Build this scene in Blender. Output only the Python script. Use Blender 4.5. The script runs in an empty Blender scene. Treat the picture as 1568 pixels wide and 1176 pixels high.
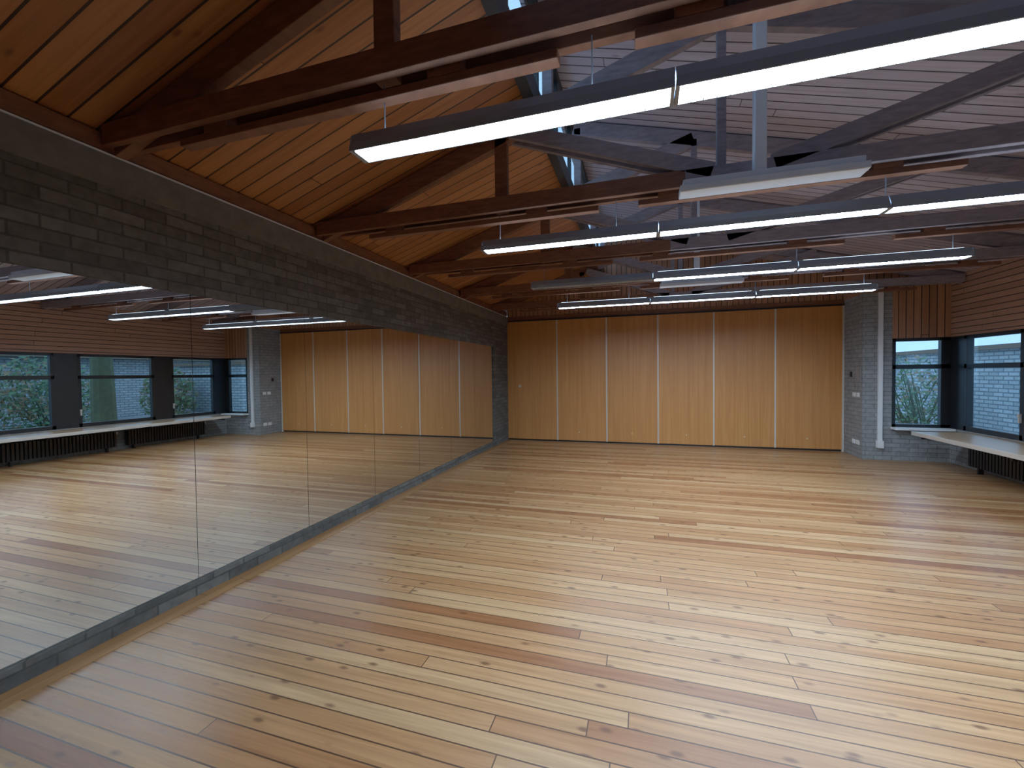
import bpy, math, random
from mathutils import Vector, Matrix
random.seed(4)
S = bpy.context.scene

# ------------------------------------------------------------------ materials
def new_mat(name):
    m = bpy.data.materials.new(name); m.use_nodes = True
    nt = m.node_tree
    for n in list(nt.nodes): nt.nodes.remove(n)
    out = nt.nodes.new('ShaderNodeOutputMaterial')
    b = nt.nodes.new('ShaderNodeBsdfPrincipled')
    nt.links.new(b.outputs[0], out.inputs[0])
    return m, nt, b, out

def M(nt, op, a, b=None, c=None):
    n = nt.nodes.new('ShaderNodeMath'); n.operation = op
    for i, v in enumerate((a, b, c)):
        if v is None: continue
        if isinstance(v, (int, float)): n.inputs[i].default_value = v
        else: nt.links.new(v, n.inputs[i])
    return n.outputs[0]

def comb(nt, x, y, z=0.0):
    n = nt.nodes.new('ShaderNodeCombineXYZ')
    for i, v in enumerate((x, y, z)):
        if isinstance(v, (int, float)): n.inputs[i].default_value = v
        else: nt.links.new(v, n.inputs[i])
    return n.outputs[0]

def mixc(nt, fac, a, b, mode='MIX'):
    n = nt.nodes.new('ShaderNodeMix'); n.data_type = 'RGBA'; n.blend_type = mode
    for key, v in ((0, fac), (6, a), (7, b)):
        if isinstance(v, (int, float)): n.inputs[key].default_value = v
        elif isinstance(v, tuple): n.inputs[key].default_value = (v[0], v[1], v[2], 1)
        else: nt.links.new(v, n.inputs[key])
    return n.outputs[2]

def ramp(nt, fac, stops, const=False):
    n = nt.nodes.new('ShaderNodeValToRGB')
    cr = n.color_ramp
    if const: cr.interpolation = 'CONSTANT'
    while len(cr.elements) < len(stops): cr.elements.new(0.5)
    for e, (p, c) in zip(cr.elements, stops):
        e.position = p; e.color = (c[0], c[1], c[2], 1)
    nt.links.new(fac, n.inputs[0])
    return n.outputs[0]

def coords(nt):
    tc = nt.nodes.new('ShaderNodeTexCoord')
    s = nt.nodes.new('ShaderNodeSeparateXYZ')
    nt.links.new(tc.outputs['Object'], s.inputs[0])
    return tc.outputs['Object'], s.outputs

def noise(nt, vec, scale, detail=3, rough=0.5, dist=0.0):
    n = nt.nodes.new('ShaderNodeTexNoise')
    n.inputs['Scale'].default_value = scale
    n.inputs['Detail'].default_value = detail
    n.inputs['Roughness'].default_value = rough
    n.inputs['Distortion'].default_value = dist
    nt.links.new(vec, n.inputs['Vector'])
    return n.outputs['Fac']

def bump(nt, b, h, strength=0.3, dist=0.01):
    n = nt.nodes.new('ShaderNodeBump')
    n.inputs['Strength'].default_value = strength
    n.inputs['Distance'].default_value = dist
    nt.links.new(h, n.inputs['Height'])
    nt.links.new(n.outputs[0], b.inputs['Normal'])

def board_mat(name, across, along, width, length, stops, gap=0.03, gapcol=(0.01,0.006,0.004),
              rough=0.5, knots=0.0, grain=0.25, spec=0.5, bumpst=0.3, endgap=0.0015, kscale=(3.2, 7.0), ksize=0.13):
    m, nt, b, out = new_mat(name)
    vec, s = coords(nt)
    A = M(nt, 'DIVIDE', s[across], width)
    row = M(nt, 'FLOOR', A); fr = M(nt, 'FRACT', A)
    wn = nt.nodes.new('ShaderNodeTexWhiteNoise'); wn.noise_dimensions = '1D'
    nt.links.new(row, wn.inputs['W'])
    L = M(nt, 'ADD', M(nt, 'DIVIDE', s[along], length), M(nt, 'MULTIPLY', wn.outputs[0], 7.31))
    idx = M(nt, 'FLOOR', L); frl = M(nt, 'FRACT', L)
    w2 = nt.nodes.new('ShaderNodeTexWhiteNoise'); w2.noise_dimensions = '2D'
    nt.links.new(comb(nt, row, idx), w2.inputs['Vector'])
    rid = w2.outputs[0]
    col = ramp(nt, rid, stops)
    off = M(nt, 'MULTIPLY', rid, 60.0)
    gv = comb(nt, M(nt, 'ADD', M(nt, 'MULTIPLY', s[along], 1.6), off), M(nt, 'MULTIPLY', s[across], 38.0), off)
    g = noise(nt, gv, 1.0, 4, 0.6, 0.6)
    gr = ramp(nt, g, [(0.3, (1-grain, 1-grain*1.15, 1-grain*1.3)), (0.7, (1.0, 1.0, 1.0))])
    col = mixc(nt, 1.0, col, gr, 'MULTIPLY')
    if knots > 0:
        v = nt.nodes.new('ShaderNodeTexVoronoi'); v.inputs['Scale'].default_value = 1.0
        nt.links.new(comb(nt, M(nt, 'MULTIPLY', s[along], kscale[0]), M(nt, 'MULTIPLY', s[across], kscale[1]), off), v.inputs['Vector'])
        k = ramp(nt, v.outputs['Distance'], [(ksize*0.4, (1, 1, 1)), (ksize, (0, 0, 0))])
        col = mixc(nt, M(nt, 'MULTIPLY', k, knots), col, (0.10, 0.035, 0.012))
    e = M(nt, 'MINIMUM', fr, M(nt, 'SUBTRACT', 1.0, fr))
    gm = M(nt, 'LESS_THAN', e, gap)
    ge = M(nt, 'LESS_THAN', frl, endgap)
    gm = M(nt, 'MAXIMUM', gm, ge)
    col = mixc(nt, gm, col, gapcol)
    nt.links.new(col, b.inputs['Base Color'])
    r = M(nt, 'ADD', M(nt, 'MULTIPLY', g, 0.15), rough - 0.07)
    nt.links.new(r, b.inputs['Roughness'])
    b.inputs['Specular IOR Level'].default_value = spec
    h = M(nt, 'SUBTRACT', M(nt, 'MULTIPLY', g, 0.12), gm)
    bump(nt, b, h, bumpst, 0.004)
    return m

def plain(name, col, rough=0.5, metal=0.0, var=0.1, scale=8.0, spec=0.5):
    m, nt, b, out = new_mat(name)
    vec, s = coords(nt)
    n = noise(nt, vec, scale, 4)
    c = mixc(nt, n, tuple(x*(1-var) for x in col), tuple(min(1, x*(1+var)) for x in col))
    nt.links.new(c, b.inputs['Base Color'])
    b.inputs['Roughness'].default_value = rough
    b.inputs['Metallic'].default_value = metal
    b.inputs['Specular IOR Level'].default_value = spec
    return m

def brick_mat(name, c1, c2, mortar, bw, rh, ms, rough=0.85, var=0.35):
    m, nt, b, out = new_mat(name)
    vec, s = coords(nt)
    v = comb(nt, M(nt, 'ADD', s[0], s[1]), s[2])
    t = nt.nodes.new('ShaderNodeTexBrick')
    nt.links.new(v, t.inputs['Vector'])
    t.inputs['Color1'].default_value = (*c1, 1); t.inputs['Color2'].default_value = (*c2, 1)
    t.inputs['Mortar'].default_value = (*mortar, 1)
    t.inputs['Scale'].default_value = 1.0
    t.inputs['Mortar Size'].default_value = ms
    t.inputs['Brick Width'].default_value = bw
    t.inputs['Row Height'].default_value = rh
    n = noise(nt, vec, 14, 5, 0.65)
    sh = ramp(nt, n, [(0.3, (1-var,)*3), (0.7, (1, 1, 1))])
    nt.links.new(mixc(nt, 1.0, t.outputs['Color'], sh, 'MULTIPLY'), b.inputs['Base Color'])
    b.inputs['Roughness'].default_value = rough
    h = M(nt, 'SUBTRACT', M(nt, 'MULTIPLY', n, 0.4), t.outputs['Fac'])
    bump(nt, b, h, 0.6, 0.008)
    return m

def timber_mat(name, c1, c2, rough=0.6):
    m, nt, b, out = new_mat(name)
    vec, s = coords(nt)
    g = noise(nt, comb(nt, M(nt, 'MULTIPLY', s[0], 2.0), M(nt, 'MULTIPLY', s[1], 2.0), M(nt, 'MULTIPLY', s[2], 9.0)), 4, 5, 0.6)
    c = ramp(nt, g, [(0.3, c1), (0.7, c2)])
    nt.links.new(c, b.inputs['Base Color'])
    b.inputs['Roughness'].default_value = rough
    bump(nt, b, g, 0.15, 0.004)
    return m

mat_floor = board_mat('pine_floorboards', 1, 0, 0.09, 3.6,
    [(0.0, (0.27, 0.10, 0.036)), (0.14, (0.365, 0.165, 0.064)), (0.4, (0.43, 0.22, 0.092)), (0.75, (0.47, 0.26, 0.117)), (1.0, (0.52, 0.32, 0.16))],
    gap=0.038, gapcol=(0.065, 0.026, 0.011), rough=0.34, knots=0.8, grain=0.38, bumpst=0.25, kscale=(5.0, 11.0), ksize=0.19)
mat_strip = board_mat('pine_border_board', 0, 1, 0.13, 3.0,
    [(0.0, (0.34, 0.16, 0.055)), (1.0, (0.42, 0.21, 0.08))], gap=0.01, rough=0.38, knots=0.6)
mat_ceilL = board_mat('ceiling_boards_orange', 1, 0, 0.125, 4.0,
    [(0.0, (0.30, 0.100, 0.030)), (0.5, (0.38, 0.142, 0.045)), (1.0, (0.46, 0.185, 0.062))],
    gap=0.045, gapcol=(0.022, 0.009, 0.005), rough=0.5, knots=0.7, grain=0.3)
mat_ceilR = board_mat('ceiling_boards_cool_lit', 1, 0, 0.115, 4.0,  # blue-grey cast of the cold lamps put into the board colour
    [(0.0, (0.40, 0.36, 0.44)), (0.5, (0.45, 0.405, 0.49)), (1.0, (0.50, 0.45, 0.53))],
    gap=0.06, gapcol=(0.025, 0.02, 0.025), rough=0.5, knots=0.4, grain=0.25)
mat_gable = board_mat('gable_boards', 0, 2, 0.10, 5.0,
    [(0.0, (0.36, 0.165, 0.09)), (1.0, (0.48, 0.235, 0.13))], gap=0.06, rough=0.55, knots=0.3)
mat_clad = board_mat('cladding_boards', 2, 1, 0.085, 4.0,
    [(0.0, (0.38, 0.20, 0.135)), (1.0, (0.48, 0.265, 0.175))], gap=0.07, rough=0.55, knots=0.3)
mat_beam = timber_mat('truss_timber', (0.11, 0.040, 0.021), (0.20, 0.080, 0.042))
mat_beamR = timber_mat('truss_timber_cool_lit', (0.165, 0.14, 0.165), (0.27, 0.23, 0.265))  # same timber on the right side, cold light painted into its colour
mat_plate = timber_mat('eaves_timber', (0.13, 0.047, 0.022), (0.21, 0.08, 0.035))
mat_block = brick_mat('concrete_blockwork', (0.080, 0.077, 0.070), (0.155, 0.150, 0.135), (0.065, 0.062, 0.057), 0.24, 0.071, 0.006, var=0.45)
mat_pier = brick_mat('pier_blockwork', (0.25, 0.265, 0.275), (0.32, 0.335, 0.345), (0.18, 0.185, 0.19), 0.24, 0.071, 0.006)
mat_cap = plain('concrete_cap', (0.125, 0.118, 0.105), 0.85, var=0.45, scale=9)
mat_black = plain('black_frame', (0.010, 0.011, 0.014), 0.4)
mat_alu = plain('aluminium_trim', (0.62, 0.58, 0.52), 0.35, 0.3)
mat_white = plain('white_plastic', (0.75, 0.76, 0.78), 0.45)
mat_lampbody = plain('lamp_housing', (0.26, 0.31, 0.39), 0.4, 0.2)
mat_louvre = plain('lamp_louvre', (0.30, 0.32, 0.36), 0.4)
mat_panel = plain('panel_enamel', (0.60, 0.66, 0.77), 0.4)
mat_shelf = board_mat('shelf_wood', 0, 1, 0.8, 3.0, [(0, (0.42, 0.24, 0.13)), (1, (0.50, 0.30, 0.16))], gap=0.0, rough=0.3, knots=0.2)
mat_grey = plain('grey_metal', (0.25, 0.25, 0.26), 0.5, 0.3)
mat_soil = plain('outside_ground', (0.30, 0.31, 0.32), 0.9, var=0.35, scale=2)
mat_extbrick = brick_mat('white_painted_brick', (0.42, 0.45, 0.47), (0.60, 0.63, 0.65), (0.22, 0.24, 0.26), 0.30, 0.10, 0.016, var=0.25)
mat_roofext = plain('dark_roof', (0.18, 0.12, 0.08), 0.8)
mat_bark = plain('mossy_bark', (0.10, 0.11, 0.055), 0.95, var=0.6, scale=9)
mat_leaf = plain('leaves', (0.09, 0.17, 0.07), 0.6, var=0.7, scale=3)
mat_leaf2 = plain('leaves_russet', (0.28, 0.17, 0.08), 0.6, var=0.7, scale=3)

def ply():
    m, nt, b, out = new_mat('oak_veneer_panel')
    vec, s = coords(nt)
    pid = M(nt, 'FLOOR', M(nt, 'DIVIDE', M(nt, 'ADD', s[0], 2.92), 0.535))
    wn = nt.nodes.new('ShaderNodeTexWhiteNoise'); wn.noise_dimensions = '1D'
    nt.links.new(pid, wn.inputs['W'])
    g = noise(nt, comb(nt, M(nt, 'MULTIPLY', s[0], 22.0), M(nt, 'MULTIPLY', wn.outputs[0], 30.0), M(nt, 'MULTIPLY', s[2], 0.6)), 1.0, 5, 0.6, 0.8)
    c = ramp(nt, g, [(0.28, (0.47, 0.175, 0.042)), (0.72, (0.60, 0.265, 0.074))])
    br = ramp(nt, wn.outputs[0], [(0, (0.93,)*3), (1, (1, 1, 1))])
    nt.links.new(mixc(nt, 1.0, c, br, 'MULTIPLY'), b.inputs['Base Color'])
    b.inputs['Roughness'].default_value = 0.42
    return m
mat_ply = ply()

m, nt, b, out = new_mat('mirror_silver'); mat_mirror = m
b.inputs['Base Color'].default_value = (0.76, 0.79, 0.77, 1); b.inputs['Metallic'].default_value = 1
b.inputs['Roughness'].default_value = 0.0

def glass(name, refl, col):
    m, nt, b, out = new_mat(name)
    nt.nodes.remove(b)
    tr = nt.nodes.new('ShaderNodeBsdfTransparent'); tr.inputs[0].default_value = (*col, 1)
    gl = nt.nodes.new('ShaderNodeBsdfGlossy'); gl.inputs['Roughness'].default_value = 0.0
    lw = nt.nodes.new('ShaderNodeLayerWeight'); lw.inputs[0].default_value = 0.5
    f = M(nt, 'ADD', M(nt, 'MULTIPLY', M(nt, 'POWER', lw.outputs['Facing'], 5.0), refl), 0.03)
    mx = nt.nodes.new('ShaderNodeMixShader')
    nt.links.new(f, mx.inputs[0]); nt.links.new(tr.outputs[0], mx.inputs[1]); nt.links.new(gl.outputs[0], mx.inputs[2])
    nt.links.new(mx.outputs[0], out.inputs[0])
    return m
mat_glass = glass('window_glass', 0.8, (0.90, 0.96, 0.975))
mat_glass2 = glass('rooflight_glass', 0.4, (0.93, 0.97, 0.98))

def emis(name, col, st):
    m, nt, b, out = new_mat(name)
    nt.nodes.remove(b)
    e = nt.nodes.new('ShaderNodeEmission'); e.inputs[0].default_value = (*col, 1); e.inputs[1].default_value = st
    nt.links.new(e.outputs[0], out.inputs[0])
    return m
mat_tube = emis('fluorescent_tube', (0.66, 0.83, 1.0), 76.0)
mat_uptube = emis('fluorescent_uplight', (0.62, 0.80, 1.0), 6.0)

# ------------------------------------------------------------------ mesh builder
class MB:
    def __init__(s): s.v = []; s.f = []; s.m = []
    def hexa(s, pts, mi=0):
        n = len(s.v); s.v += [tuple(p) for p in pts]
        for q in ((0,3,2,1),(4,5,6,7),(0,1,5,4),(1,2,6,5),(2,3,7,6),(3,0,4,7)):
            s.f.append(tuple(n+i for i in q)); s.m.append(mi)
    def box(s, x0, x1, y0, y1, z0, z1, mi=0):
        s.hexa([(x0,y0,z0),(x1,y0,z0),(x1,y1,z0),(x0,y1,z0),(x0,y0,z1),(x1,y0,z1),(x1,y1,z1),(x0,y1,z1)], mi)
    def beam(s, a, b, w, d, mi=0):
        (ax, ay, az), (bx, by, bz) = a, b
        L = math.hypot(bx-ax, bz-az); nx, nz = -(bz-az)/L*d/2, (bx-ax)/L*d/2
        y0, y1 = ay-w/2, ay+w/2
        s.hexa([(ax-nx,y0,az-nz),(bx-nx,y0,bz-nz),(bx-nx,y1,bz-nz),(ax-nx,y1,az-nz),
                (ax+nx,y0,az+nz),(bx+nx,y0,bz+nz),(bx+nx,y1,bz+nz),(ax+nx,y1,az+nz)], mi)
    def prism_y(s, poly, y0, y1, mi=0):
        n = len(s.v); k = len(poly)
        s.v += [(x, y0, z) for x, z in poly] + [(x, y1, z) for x, z in poly]
        s.f.append(tuple(range(n, n+k))); s.m.append(mi)
        s.f.append(tuple(range(n+2*k-1, n+k-1, -1))); s.m.append(mi)
        for i in range(k):
            j = (i+1) % k
            s.f.append((n+j, n+i, n+k+i, n+k+j)); s.m.append(mi)
    def prism_x(s, poly, x0, x1, mi=0):
        n = len(s.v); k = len(poly)
        s.v += [(x0, y, z) for y, z in poly] + [(x1, y, z) for y, z in poly]
        s.f.append(tuple(range(n, n+k))); s.m.append(mi)
        s.f.append(tuple(range(n+2*k-1, n+k-1, -1))); s.m.append(mi)
        for i in range(k):
            j = (i+1) % k
            s.f.append((n+j, n+i, n+k+i, n+k+j)); s.m.append(mi)
    def cyl(s, a, b, r, mi=0, n=12, r2=None):
        a = Vector(a); b = Vector(b); d = (b-a).normalized(); r2 = r if r2 is None else r2
        u = d.orthogonal().normalized(); w = d.cross(u)
        k = len(s.v)
        for p, rr in ((a, r), (b, r2)):
            for i in range(n):
                t = 2*math.pi*i/n
                s.v.append(tuple(p + u*math.cos(t)*rr + w*math.sin(t)*rr))
        for i in range(n):
            j = (i+1) % n
            s.f.append((k+i, k+j, k+n+j, k+n+i)); s.m.append(mi)
        s.f.append(tuple(k+i for i in reversed(range(n)))); s.m.append(mi)
        s.f.append(tuple(k+n+i for i in range(n))); s.m.append(mi)
    def make(s, name, mats, bevel=0.0, smooth=False):
        me = bpy.data.meshes.new(name); me.from_pydata(s.v, [], s.f)
        for mt in mats: me.materials.append(mt)
        me.polygons.foreach_set('material_index', s.m)
        me.update()
        import bmesh
        bm = bmesh.new(); bm.from_mesh(me); bmesh.ops.recalc_face_normals(bm, faces=bm.faces); bm.to_mesh(me); bm.free()
        ob = bpy.data.objects.new(name, me); S.collection.objects.link(ob)
        if bevel > 0:
            md = ob.modifiers.new('bevel', 'BEVEL'); md.width = bevel; md.segments = 2; md.limit_method = 'ANGLE'
        return ob

# ------------------------------------------------------------------ dimensions
XL, XR, YB, YP, XP = -2.92, 4.68, 9.15, 8.44, 3.52
YF = -3.2          # wall behind the camera
XC = -0.80         # clerestory plane
def zl(x): return 2.92 + 0.335*(x-XL)     # left ceiling underside
def zr(x): return 2.96 + 0.27*(XR-x)      # right ceiling underside

# floor
o = MB(); o.box(-3.25, 5.0, YF-0.2, 9.4, -0.12, 0.0); o.make('floor', [mat_floor])
o = MB(); o.box(XL, XL+0.13, YF, YB, 0.0, 0.006); o.make('trim_1', [mat_strip])

# left wall: recessed body, kerb, lintel, pier, cap
MY0, MY1 = -0.93, 8.20
o = MB()
o.box(-3.25, XL-0.03, YF, YB, 0, 2.60, 0)
o.box(XL-0.03, XL, MY0, MY1, 0, 0.105, 0)
o.box(XL-0.03, XL, MY0, MY1, 2.07, 2.60, 0)
o.box(XL-0.03, XL, MY1, YB, 0, 2.60, 0)
o.box(XL-0.03, XL, YF, MY0, 0, 2.60, 0)
o.box(-3.25, XL+0.025, YF, YB, 2.60, 2.77, 1)
o.make('wall_left', [mat_block, mat_cap])
o = MB()
o.box(-3.20, XL-0.03, YF, YB, 2.77, 2.895, 0)
o.box(XL-0.03, XL-0.005, YF, YB, 2.80, 2.90, 0)
o.make('trim_2', [mat_plate], 0.004)
o = MB(); o.cyl((XL+0.01, YF+0.1, 2.782), (XL+0.01, YB-0.02, 2.782), 0.008); o.make('trim_3', [mat_white])

# mirrors
o = MB()
n = 9; step = (MY1-MY0)/n
for i in range(n):
    o.box(XL-0.0295, XL-0.022, MY0+i*step+0.002, MY0+(i+1)*step-0.002, 0.108, 2.067, 0)
o.make('wall_mirror', [mat_mirror])

# ceilings
o = MB(); T = 0.10
o.prism_y([(-3.3, zl(-3.3)), (XC, zl(XC)), (XC, zl(XC)+T), (-3.3, zl(-3.3)+T)], YF-0.2, YB+0.4, 0)
o.make('ceiling_left_slope', [mat_ceilL])
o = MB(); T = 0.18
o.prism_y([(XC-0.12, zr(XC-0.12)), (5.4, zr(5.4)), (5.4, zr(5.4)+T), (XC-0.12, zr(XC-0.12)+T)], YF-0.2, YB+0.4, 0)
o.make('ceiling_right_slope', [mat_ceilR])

# clerestory strip
o = MB()
ztop = zr(XC); zbot = zl(XC)
o.box(XC-0.03, XC+0.05, YF, YB, zbot-0.10, zbot+0.06, 0)
o.box(XC-0.05, XC+0.03, YF, YB, ztop-0.09, ztop-0.002, 0)
y = YF
while y < YB:
    o.box(XC-0.02, XC+0.02, y, y+0.04, zbot+0.06, ztop-0.09, 0); y += 0.815
o.box(XC-0.006, XC, YF, YB, zbot+0.06, ztop-0.09, 1)
o.make('window_8', [mat_black, mat_glass2])

# rear gable + partition
o = MB()
o.prism_y([(XL, 2.69), (XP, 2.69), (XP, zr(XP)), (XC, zr(XC)), (XC, zl(XC)), (XL, zl(XL))], YB, YB+0.15, 0)
o.box(XL, XP, YB-0.02, YB, 2.69, 2.78, 1)
o.make('wall_back', [mat_gable, mat_plate], 0)
# side part with window
o = MB()
o.prism_y([(XP, 2.76), (3.92, 2.76), (3.92, 2.0), (XR, 2.0), (XR, zr(XR)), (XP, zr(XP))], YP, YP+0.14, 0)
o.prism_y([(XP, 2.76), (XP+0.12, 2.76), (XP+0.12, zr(XP+0.12)), (XP, zr(XP))], YP+0.14, YB+0.15, 0)
o.box(3.92, XR, YP, YP+0.14, 0, 0.55, 1)
o.box(XP, 3.92, YP, YB+0.15, 0, 2.76, 1)
o.make('wall_back_right', [mat_gable, mat_pier])

# folding partition
o = MB()
seams = [XL, -1.775, -0.715, 0.315, 1.355, 2.42, XP]
o.box(XL, XP, YB-0.01, YB+0.1, 0.0, 0.035, 2)
for a, bb in zip(seams[:-1], seams[1:]):
    o.box(a+0.006, bb-0.006, YB-0.03, YB+0.06, 0.035, 2.67, 0)
for x in seams[1:-1]:
    o.box(x-0.014, x+0.014, YB-0.036, YB+0.0, 0.03, 2.665, 1)
o.box(XP-0.03, XP, YB-0.04, YB, 0.0, 2.67, 1)
o.box(XL, XP, YB-0.05, YB, 2.665, 2.69, 2)
o.cyl((-2.62, YB-0.03, 1.22), (-2.62, YB-0.06, 1.22), 0.03, 1, 16)
for x in (-1.3, -0.2, 0.85, 1.9, 2.95):
    o.cyl((x, YB-0.03, 0.22), (x, YB-0.036, 0.22), 0.012, 1, 10)
o.make('folding_partition_wall', [mat_ply, mat_alu, mat_black], 0.002)

# right wall
wins = [(7.1, 8.15), (5.38, 6.74), (3.68, 5.04), (1.98, 3.34), (0.28, 1.64), (-1.42, -0.06)]
ZS, ZT = 0.55, 2.0
o = MB()
o.box(XR, XR+0.25, YF, YP+0.14, 0, ZS, 1)
o.prism_y([(XR, ZT), (XR+0.25, ZT), (XR+0.25, zr(XR+0.25)), (XR, zr(XR))], YF, YP+0.14, 0)
edges = [YP+0.14] + [e for w in wins for e in (w[1], w[0])] + [YF]
for i in range(0, len(edges), 2):
    o.box(XR, XR+0.12, edges[i+1], edges[i], ZS, ZT, 2)
o.make('wall_right', [mat_clad, mat_pier, mat_black])

def window_x(name, y0, y1):
    o = MB(); x0, x1 = XR+0.0, XR+0.08; f = 0.055
    o.box(x0, x1, y0, y1, ZS, ZS+f+0.02, 0); o.box(x0, x1, y0, y1, ZT-f, ZT, 0)
    o.box(x0, x1, y0, y0+f, ZS, ZT, 0); o.box(x0, x1, y1-f, y1, ZS, ZT, 0)
    o.box(x0, x1, y0, y1, 1.50, 1.57, 0)
    o.box(x0-0.03, x0, y0+0.015, y0+0.035, 0.78, 0.9, 2)
    o.box(x0-0.035, x0-0.02, y0+0.01, y0+0.04, 0.86, 0.90, 2)
    o.box(x0+0.04, x0+0.046, y0+f, y1-f, ZS+f, ZT-f, 1)
    return o.make(name, [mat_black, mat_glass, mat_alu], 0.003)
for i, (a, bb) in enumerate(wins): window_x('window_%d' % (i+1), a, bb)
# end-wall window
o = MB(); f = 0.05; a, bb = 3.92, XR; y0, y1 = YP, YP+0.08
o.box(a, bb, y0, y1, ZS, ZS+f, 0); o.box(a, bb, y0, y1, ZT-f, ZT, 0)
o.box(a, a+f, y0, y1, ZS, ZT, 0); o.box(4.56, bb, y0, y1, ZS, ZT, 0)
o.box(a, bb, y0, y1, 1.50, 1.57, 0); o.box(a+f, 4.56, y0+0.04, y0+0.046, ZS+f, ZT-f, 1)
o.make('window_7', [mat_black, mat_glass], 0.003)

# bench shelf along the windows
o = MB()
o.box(3.97, XR-0.002, YF+0.05, 7.98, 0.500, 0.54, 0)
o.box(3.955, 3.97, YF+0.05, 7.98, 0.485, 0.542, 1)
y = 7.85
while y > YF+0.2:
    o.box(4.02, XR-0.002, y, y+0.03, 0.44, 0.50, 2)
    y -= 1.63
o.make('window_bench', [mat_shelf, mat_alu, mat_black], 0.002)
o = MB(); o.box(3.90, XR-0.01, YP-0.16, YP-0.003, 0.515, 0.55, 0); o.make('window_sill', [mat_white], 0.004)

# radiators under the bench
for k, (a, bb) in enumerate([(6.1, 7.7), (4.25, 5.85), (2.4, 4.0), (0.5, 2.1), (-1.4, 0.2)]):
    o = MB()
    y = a
    while y < bb:
        o.box(4.50, 4.62, y, y+0.035, 0.09, 0.40, 0); y += 0.055
    o.cyl((4.56, a, 0.12), (4.56, bb, 0.12), 0.018); o.cyl((4.56, a, 0.37), (4.56, bb, 0.37), 0.018)
    for yy in (a+0.1, bb-0.12):
        o.box(4.53, 4.59, yy, yy+0.03, 0, 0.1, 0)
    o.box(4.62, XR-0.001, a+0.2, a+0.23, 0.2, 0.3, 0); o.box(4.62, XR-0.001, bb-0.2, bb-0.17, 0.2, 0.3, 0)
    o.cyl((4.56, bb+0.0, 0.37), (4.56, bb+0.08, 0.37), 0.025, 1)
    o.make('radiator', [mat_black, mat_white])

# conduit pipe on the pier
o = MB()
px = 3.75
o.box(px-0.03, px+0.03, YP-0.045, YP-0.001, 0.30, 2.80, 0)
o.box(px-0.045, px+0.045, YP-0.06, YP-0.001, 0.20, 0.32, 0)
o.box(px-0.28, px+0.03, YP-0.045, YP-0.001, 2.80, 2.86, 0)
o.make('cable_duct', [mat_white], 0.004)
def plate(name, x, y, z, w, h, mt, side=False, inner=True):
    o = MB(); 
    if side:
        o.box(x-0.012, x-0.001, y-w/2, y+w/2, z-h/2, z+h/2, 0)
        if inner: o.box(x-0.018, x-0.012, y-w/4, y+w/4, z-h/3, z+h/3, 0)
    else:
        o.box(x-w/2, x+w/2, y-0.012, y-0.001, z-h/2, z+h/2, 0)
        if inner: o.box(x-w/4, x+w/4, y-0.018, y-0.012, z-h/3, z+h/3, 0)
    return o.make(name, [mt], 0.002)
plate('light_switch', XP, 8.72, 1.07, 0.10, 0.075, mat_white, True)
plate('light_switch', XP, 8.58, 1.07, 0.10, 0.075, mat_white, True)
plate('power_socket', XP, 8.72, 0.26, 0.10, 0.075, mat_white, True)
plate('power_socket', XP, 8.58, 0.26, 0.10, 0.075, mat_white, True)
plate('control_panel', XP, 8.58, 1.42, 0.17, 0.26, mat_grey, True)
plate('thermostat', XP, 8.84, 1.42, 0.07, 0.09, mat_black, True)

# ------------------------------------------------------------------ trusses
TY = [1.69 + 1.63*k for k in (-3, -2, -1, 0, 1, 2, 3)] + [8.19]
def lr(x): return 2.82 + 0.335*(x-XL)
def rr(x): return 2.86 + 0.27*(XR-x)
for ty in TY:
    o = MB()
    xe = XR-0.01
    for s in (-1, 1):
        o.box(XL+0.03, 0.3, ty+s*0.052-0.021, ty+s*0.052+0.021, 2.81, 2.93, 0)
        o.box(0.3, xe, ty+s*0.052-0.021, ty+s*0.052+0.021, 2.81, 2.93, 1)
    o.box(-2.35, -0.31, ty-0.03, ty+0.03, 2.735, 2.775, 0)
    o.box(-0.02, 1.9, ty-0.03, ty+0.03, 2.735, 2.775, 0)
    o.box(2.3, 4.1, ty-0.03, ty+0.03, 2.735, 2.775, 0)
    for x in (-2.1, -0.8, 0.2, 1.5, 2.6, 3.8):
        o.box(x-0.08, x+0.08, ty-0.03, ty+0.03, 2.775, 2.925, 0)
    o.beam((XL+0.04, ty, lr(XL+0.04)+0.005), (XC, ty, lr(XC)), 0.06, 0.15, 0)
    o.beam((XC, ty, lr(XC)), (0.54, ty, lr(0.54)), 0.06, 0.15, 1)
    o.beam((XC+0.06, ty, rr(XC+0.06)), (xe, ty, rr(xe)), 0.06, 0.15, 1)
    o.box(-1.142, -1.038, ty-0.03, ty+0.03, 2.82, lr(-1.09), 0)
    for s in (-1, 1):
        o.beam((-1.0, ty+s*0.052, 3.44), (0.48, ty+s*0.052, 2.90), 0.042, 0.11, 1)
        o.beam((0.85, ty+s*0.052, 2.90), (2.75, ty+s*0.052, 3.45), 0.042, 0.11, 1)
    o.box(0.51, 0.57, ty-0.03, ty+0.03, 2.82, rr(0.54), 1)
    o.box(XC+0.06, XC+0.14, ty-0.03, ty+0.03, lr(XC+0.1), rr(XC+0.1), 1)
    o.make('roof_truss', [mat_beam, mat_beamR], 0.004)

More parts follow.
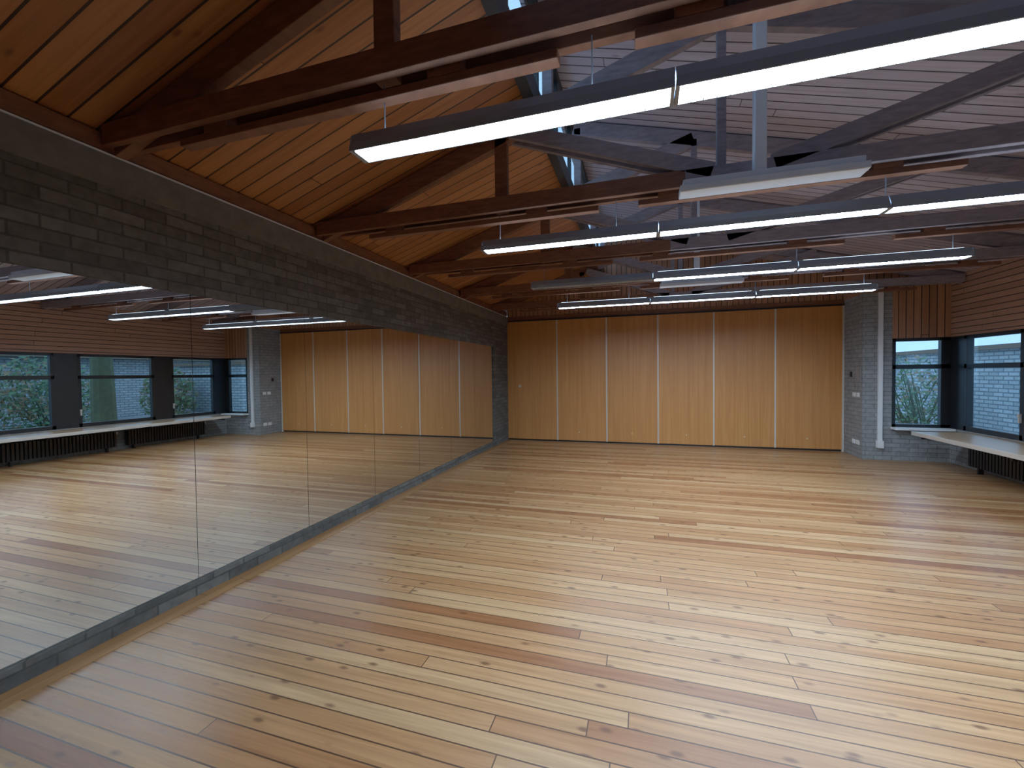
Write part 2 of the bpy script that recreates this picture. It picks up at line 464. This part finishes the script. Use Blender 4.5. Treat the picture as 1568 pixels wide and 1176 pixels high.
# ------------------------------------------------------------------ lamps
LX = [-1.25, 0.12, 1.50, 2.87]
def lamp(y, off=()):
    o = MB(); zb = 2.515; W = 0.060
    prof = [(y-0.035, zb+0.085), (y+0.035, zb+0.085), (y+W, zb+0.035), (y+W, zb), (y+W-0.006, zb), (y+W-0.01, zb+0.03),
            (y+0.025, zb+0.073), (y-0.025, zb+0.073), (y-W+0.01, zb+0.03), (y-W+0.006, zb), (y-W, zb), (y-W, zb+0.035)]
    def slab(a, b2, c, d, x0, x1, mi): o.prism_x([a, b2, c, d], x0, x1, mi)
    for i in range(3):
        x0, x1 = LX[i]+0.002, LX[i+1]-0.002
        slab(prof[0], prof[1], prof[6], prof[7], x0, x1, 0)
        slab(prof[1], prof[2], prof[5], prof[6], x0, x1, 0)
        slab(prof[2], prof[3], prof[4], prof[5], x0, x1, 0)
        slab(prof[0], prof[7], prof[8], prof[11], x0, x1, 0)
        slab(prof[11], prof[8], prof[9], prof[10], x0, x1, 0)
        em = 3 if i in off else 1
        o.box(x0+0.012, x1-0.012, y-W+0.014, y+W-0.014, zb+0.006, zb+0.014, em)
        if i not in off:   # indirect slot on top of the housing
            o.box(x0+0.05, x1-0.05, y-0.022, y+0.022, zb+0.085, zb+0.089, 4)
        nb = 30
        for k in range(nb+1):
            xx = x0+0.012+(x1-x0-0.024)*k/nb
            o.box(xx-0.0012, xx+0.0012, y-W+0.008, y+W-0.008, zb-0.003, zb+0.006, 2)
        o.box(x0, x0+0.012, y-W+0.006, y+W-0.006, zb, zb+0.03, 0); o.box(x1-0.012, x1, y-W+0.006, y+W-0.006, zb, zb+0.03, 0)
    for xe, s in ((LX[0], -1), (LX[3], 1)):
        o.hexa([(xe, y-W, zb), (xe+s*0.012, y-W, zb), (xe+s*0.012, y+W, zb), (xe, y+W, zb),
                (xe, y-0.045, zb+0.08), (xe+s*0.012, y-0.045, zb+0.072), (xe+s*0.012, y+0.045, zb+0.072), (xe, y+0.045, zb+0.08)], 0)
    for xx in (LX[0]+0.14, -0.18, 1.5, LX[3]-0.12):
        o.cyl((xx, y, zb+0.085), (xx, y, 2.81), 0.003, 0, 6)
    o.make('pendant_fluorescent_light', [mat_lampbody, mat_tube, mat_louvre, mat_lampbody, mat_uptube])
lamp(1.69); lamp(3.32); lamp(4.95, (0,)); lamp(6.58)

# hanging panels
for py in (3.12, 6.38, -0.14):
    o = MB()
    o.box(0.25, 1.31, py-0.07, py+0.07, 2.70, 2.745, 0)
    o.box(0.27, 1.29, py-0.055, py+0.055, 2.745, 2.785, 0)
    o.box(0.70, 0.77, py-0.035, py+0.035, 2.785, zr(0.77)-0.002, 0)
    o.make('ceiling_radiant_panel', [mat_panel], 0.006)

# wall behind camera
o = MB()
o.prism_y([(-3.25, 0), (5.0, 0), (5.0, zr(5.0)), (XC, zr(XC)), (XC, zl(XC)), (-3.25, zl(-3.25))], YF-0.15, YF-0.002, 0)
o.make('wall_front', [mat_gable])

# ------------------------------------------------------------------ outside
o = MB(); o.box(5.0, 60, -30, 60, -0.3, -0.15); o.box(-30, 5.0, 9.6, 60, -0.3, -0.15); o.make('ground_outside', [mat_soil])
o = MB()
o.box(15, 20, -12, 40, -0.15, 2.3, 0)
o.box(14.4, 20.5, -12.5, 40.5, 2.3, 2.5, 1)
for yy in (-9, -3, 2, 6.5):
    o.box(14.96, 15.0, yy, yy+1.2, 0.9, 1.9, 2)
o.make('neighbour_building', [mat_extbrick, mat_roofext, mat_black])
o = MB()
o.box(8.3, 11.5, 12.0, 17.5, -0.15, 1.95, 0)
o.box(8.15, 11.7, 11.85, 17.7, 1.95, 2.05, 1)
o.make('brick_outbuilding', [mat_extbrick, mat_roofext])

def foliage(name, c, r, n, mats, trunk=None, size=0.09):
    o = MB()
    if trunk:
        x, y, h, tr_ = trunk
        o.cyl((x, y, -0.15), (x+0.05, y, h*0.5), tr_, 0, 12, tr_*0.8)
        o.cyl((x+0.05, y, h*0.5), (x, y+0.1, h), tr_*0.8, 0, 12, tr_*0.55)
        for k in range(7):
            a = k*0.9; z0 = h*(0.6+0.06*k)
            o.cyl((x, y, z0), (x+math.cos(a)*r[0]*0.7, y+math.sin(a)*r[1]*0.7, z0+0.8), tr_*0.3, 0, 6, tr_*0.08)
    else:
        for k in range(16):
            a = random.uniform(0, 6.28)
            o.cyl((c[0]+random.uniform(-.2, .2), c[1]+random.uniform(-.2, .2), -0.15), (c[0]+math.cos(a)*r[0]*0.8, c[1]+math.sin(a)*r[1]*0.8, c[2]+random.uniform(-.2, .8)*r[2]), 0.022, 0, 5, 0.006)
    for k in range(n):
        while True:
            p = Vector((random.uniform(-1, 1), random.uniform(-1, 1), random.uniform(-1, 1)))
            if p.length < 1: break
        q = Vector((c[0]+p.x*r[0], c[1]+p.y*r[1], max(c[2]+p.z*r[2], -0.1)))
        u = Vector((random.gauss(0, 1), random.gauss(0, 1), random.gauss(0, 1))).normalized()
        w = u.orthogonal().normalized()*size*random.uniform(.3, .6); u = u*size*random.uniform(.6, 1.2)
        b0 = len(o.v)
        o.v += [tuple(q-u), tuple(q+w), tuple(q+u), tuple(q-w)]
        o.f.append((b0, b0+1, b0+2, b0+3)); o.m.append(1 if random.random() < 0.75 else 2)
    o.make(name, [mat_bark]+mats)
L2 = [mat_leaf, mat_leaf2]
foliage('tree', (7.8, 7.5, 5.4), (2.2, 2.2, 1.4), 3500, L2, trunk=(7.8, 7.5, 4.6, 0.28), size=0.12)
foliage('shrub', (10.6, 11.0, 0.8), (0.9, 0.8, 1.1), 1800, L2)
foliage('shrub', (12.6, 8.6, 0.9), (1.0, 1.3, 1.5), 2400, L2)
foliage('shrub', (7.2, 14.6, 0.7), (0.8, 1.0, 1.2), 500, L2)
foliage('shrub', (5.75, 11.4, 0.7), (0.45, 0.5, 1.1), 260, L2, size=0.07)
foliage('shrub', (12.4, 5.2, 0.3), (0.8, 1.5, 0.8), 1400, L2)

# ------------------------------------------------------------------ world
w = bpy.data.worlds.new('overcast_sky'); S.world = w; w.use_nodes = True
nt = w.node_tree; bg = nt.nodes['Background']
bg.inputs[0].default_value = (0.34, 0.62, 1.0, 1); bg.inputs[1].default_value = 1.6

# ------------------------------------------------------------------ camera
cam = bpy.data.cameras.new('camera'); co = bpy.data.objects.new('camera', cam); S.collection.objects.link(co)
cam.sensor_width = 36; cam.lens = 14.81; cam.clip_start = 0.05; cam.clip_end = 200
R = Matrix.Rotation(math.radians(17.15), 4, 'Z') @ Matrix.Rotation(math.radians(90-1.39), 4, 'X') @ Matrix.Rotation(math.radians(-0.70), 4, 'Z')
co.matrix_world = Matrix.Translation((0, 0, 1.5)) @ R
S.camera = co
S.view_settings.view_transform = 'Standard'
S.view_settings.exposure = -0.02
S.view_settings.gamma = 1.2
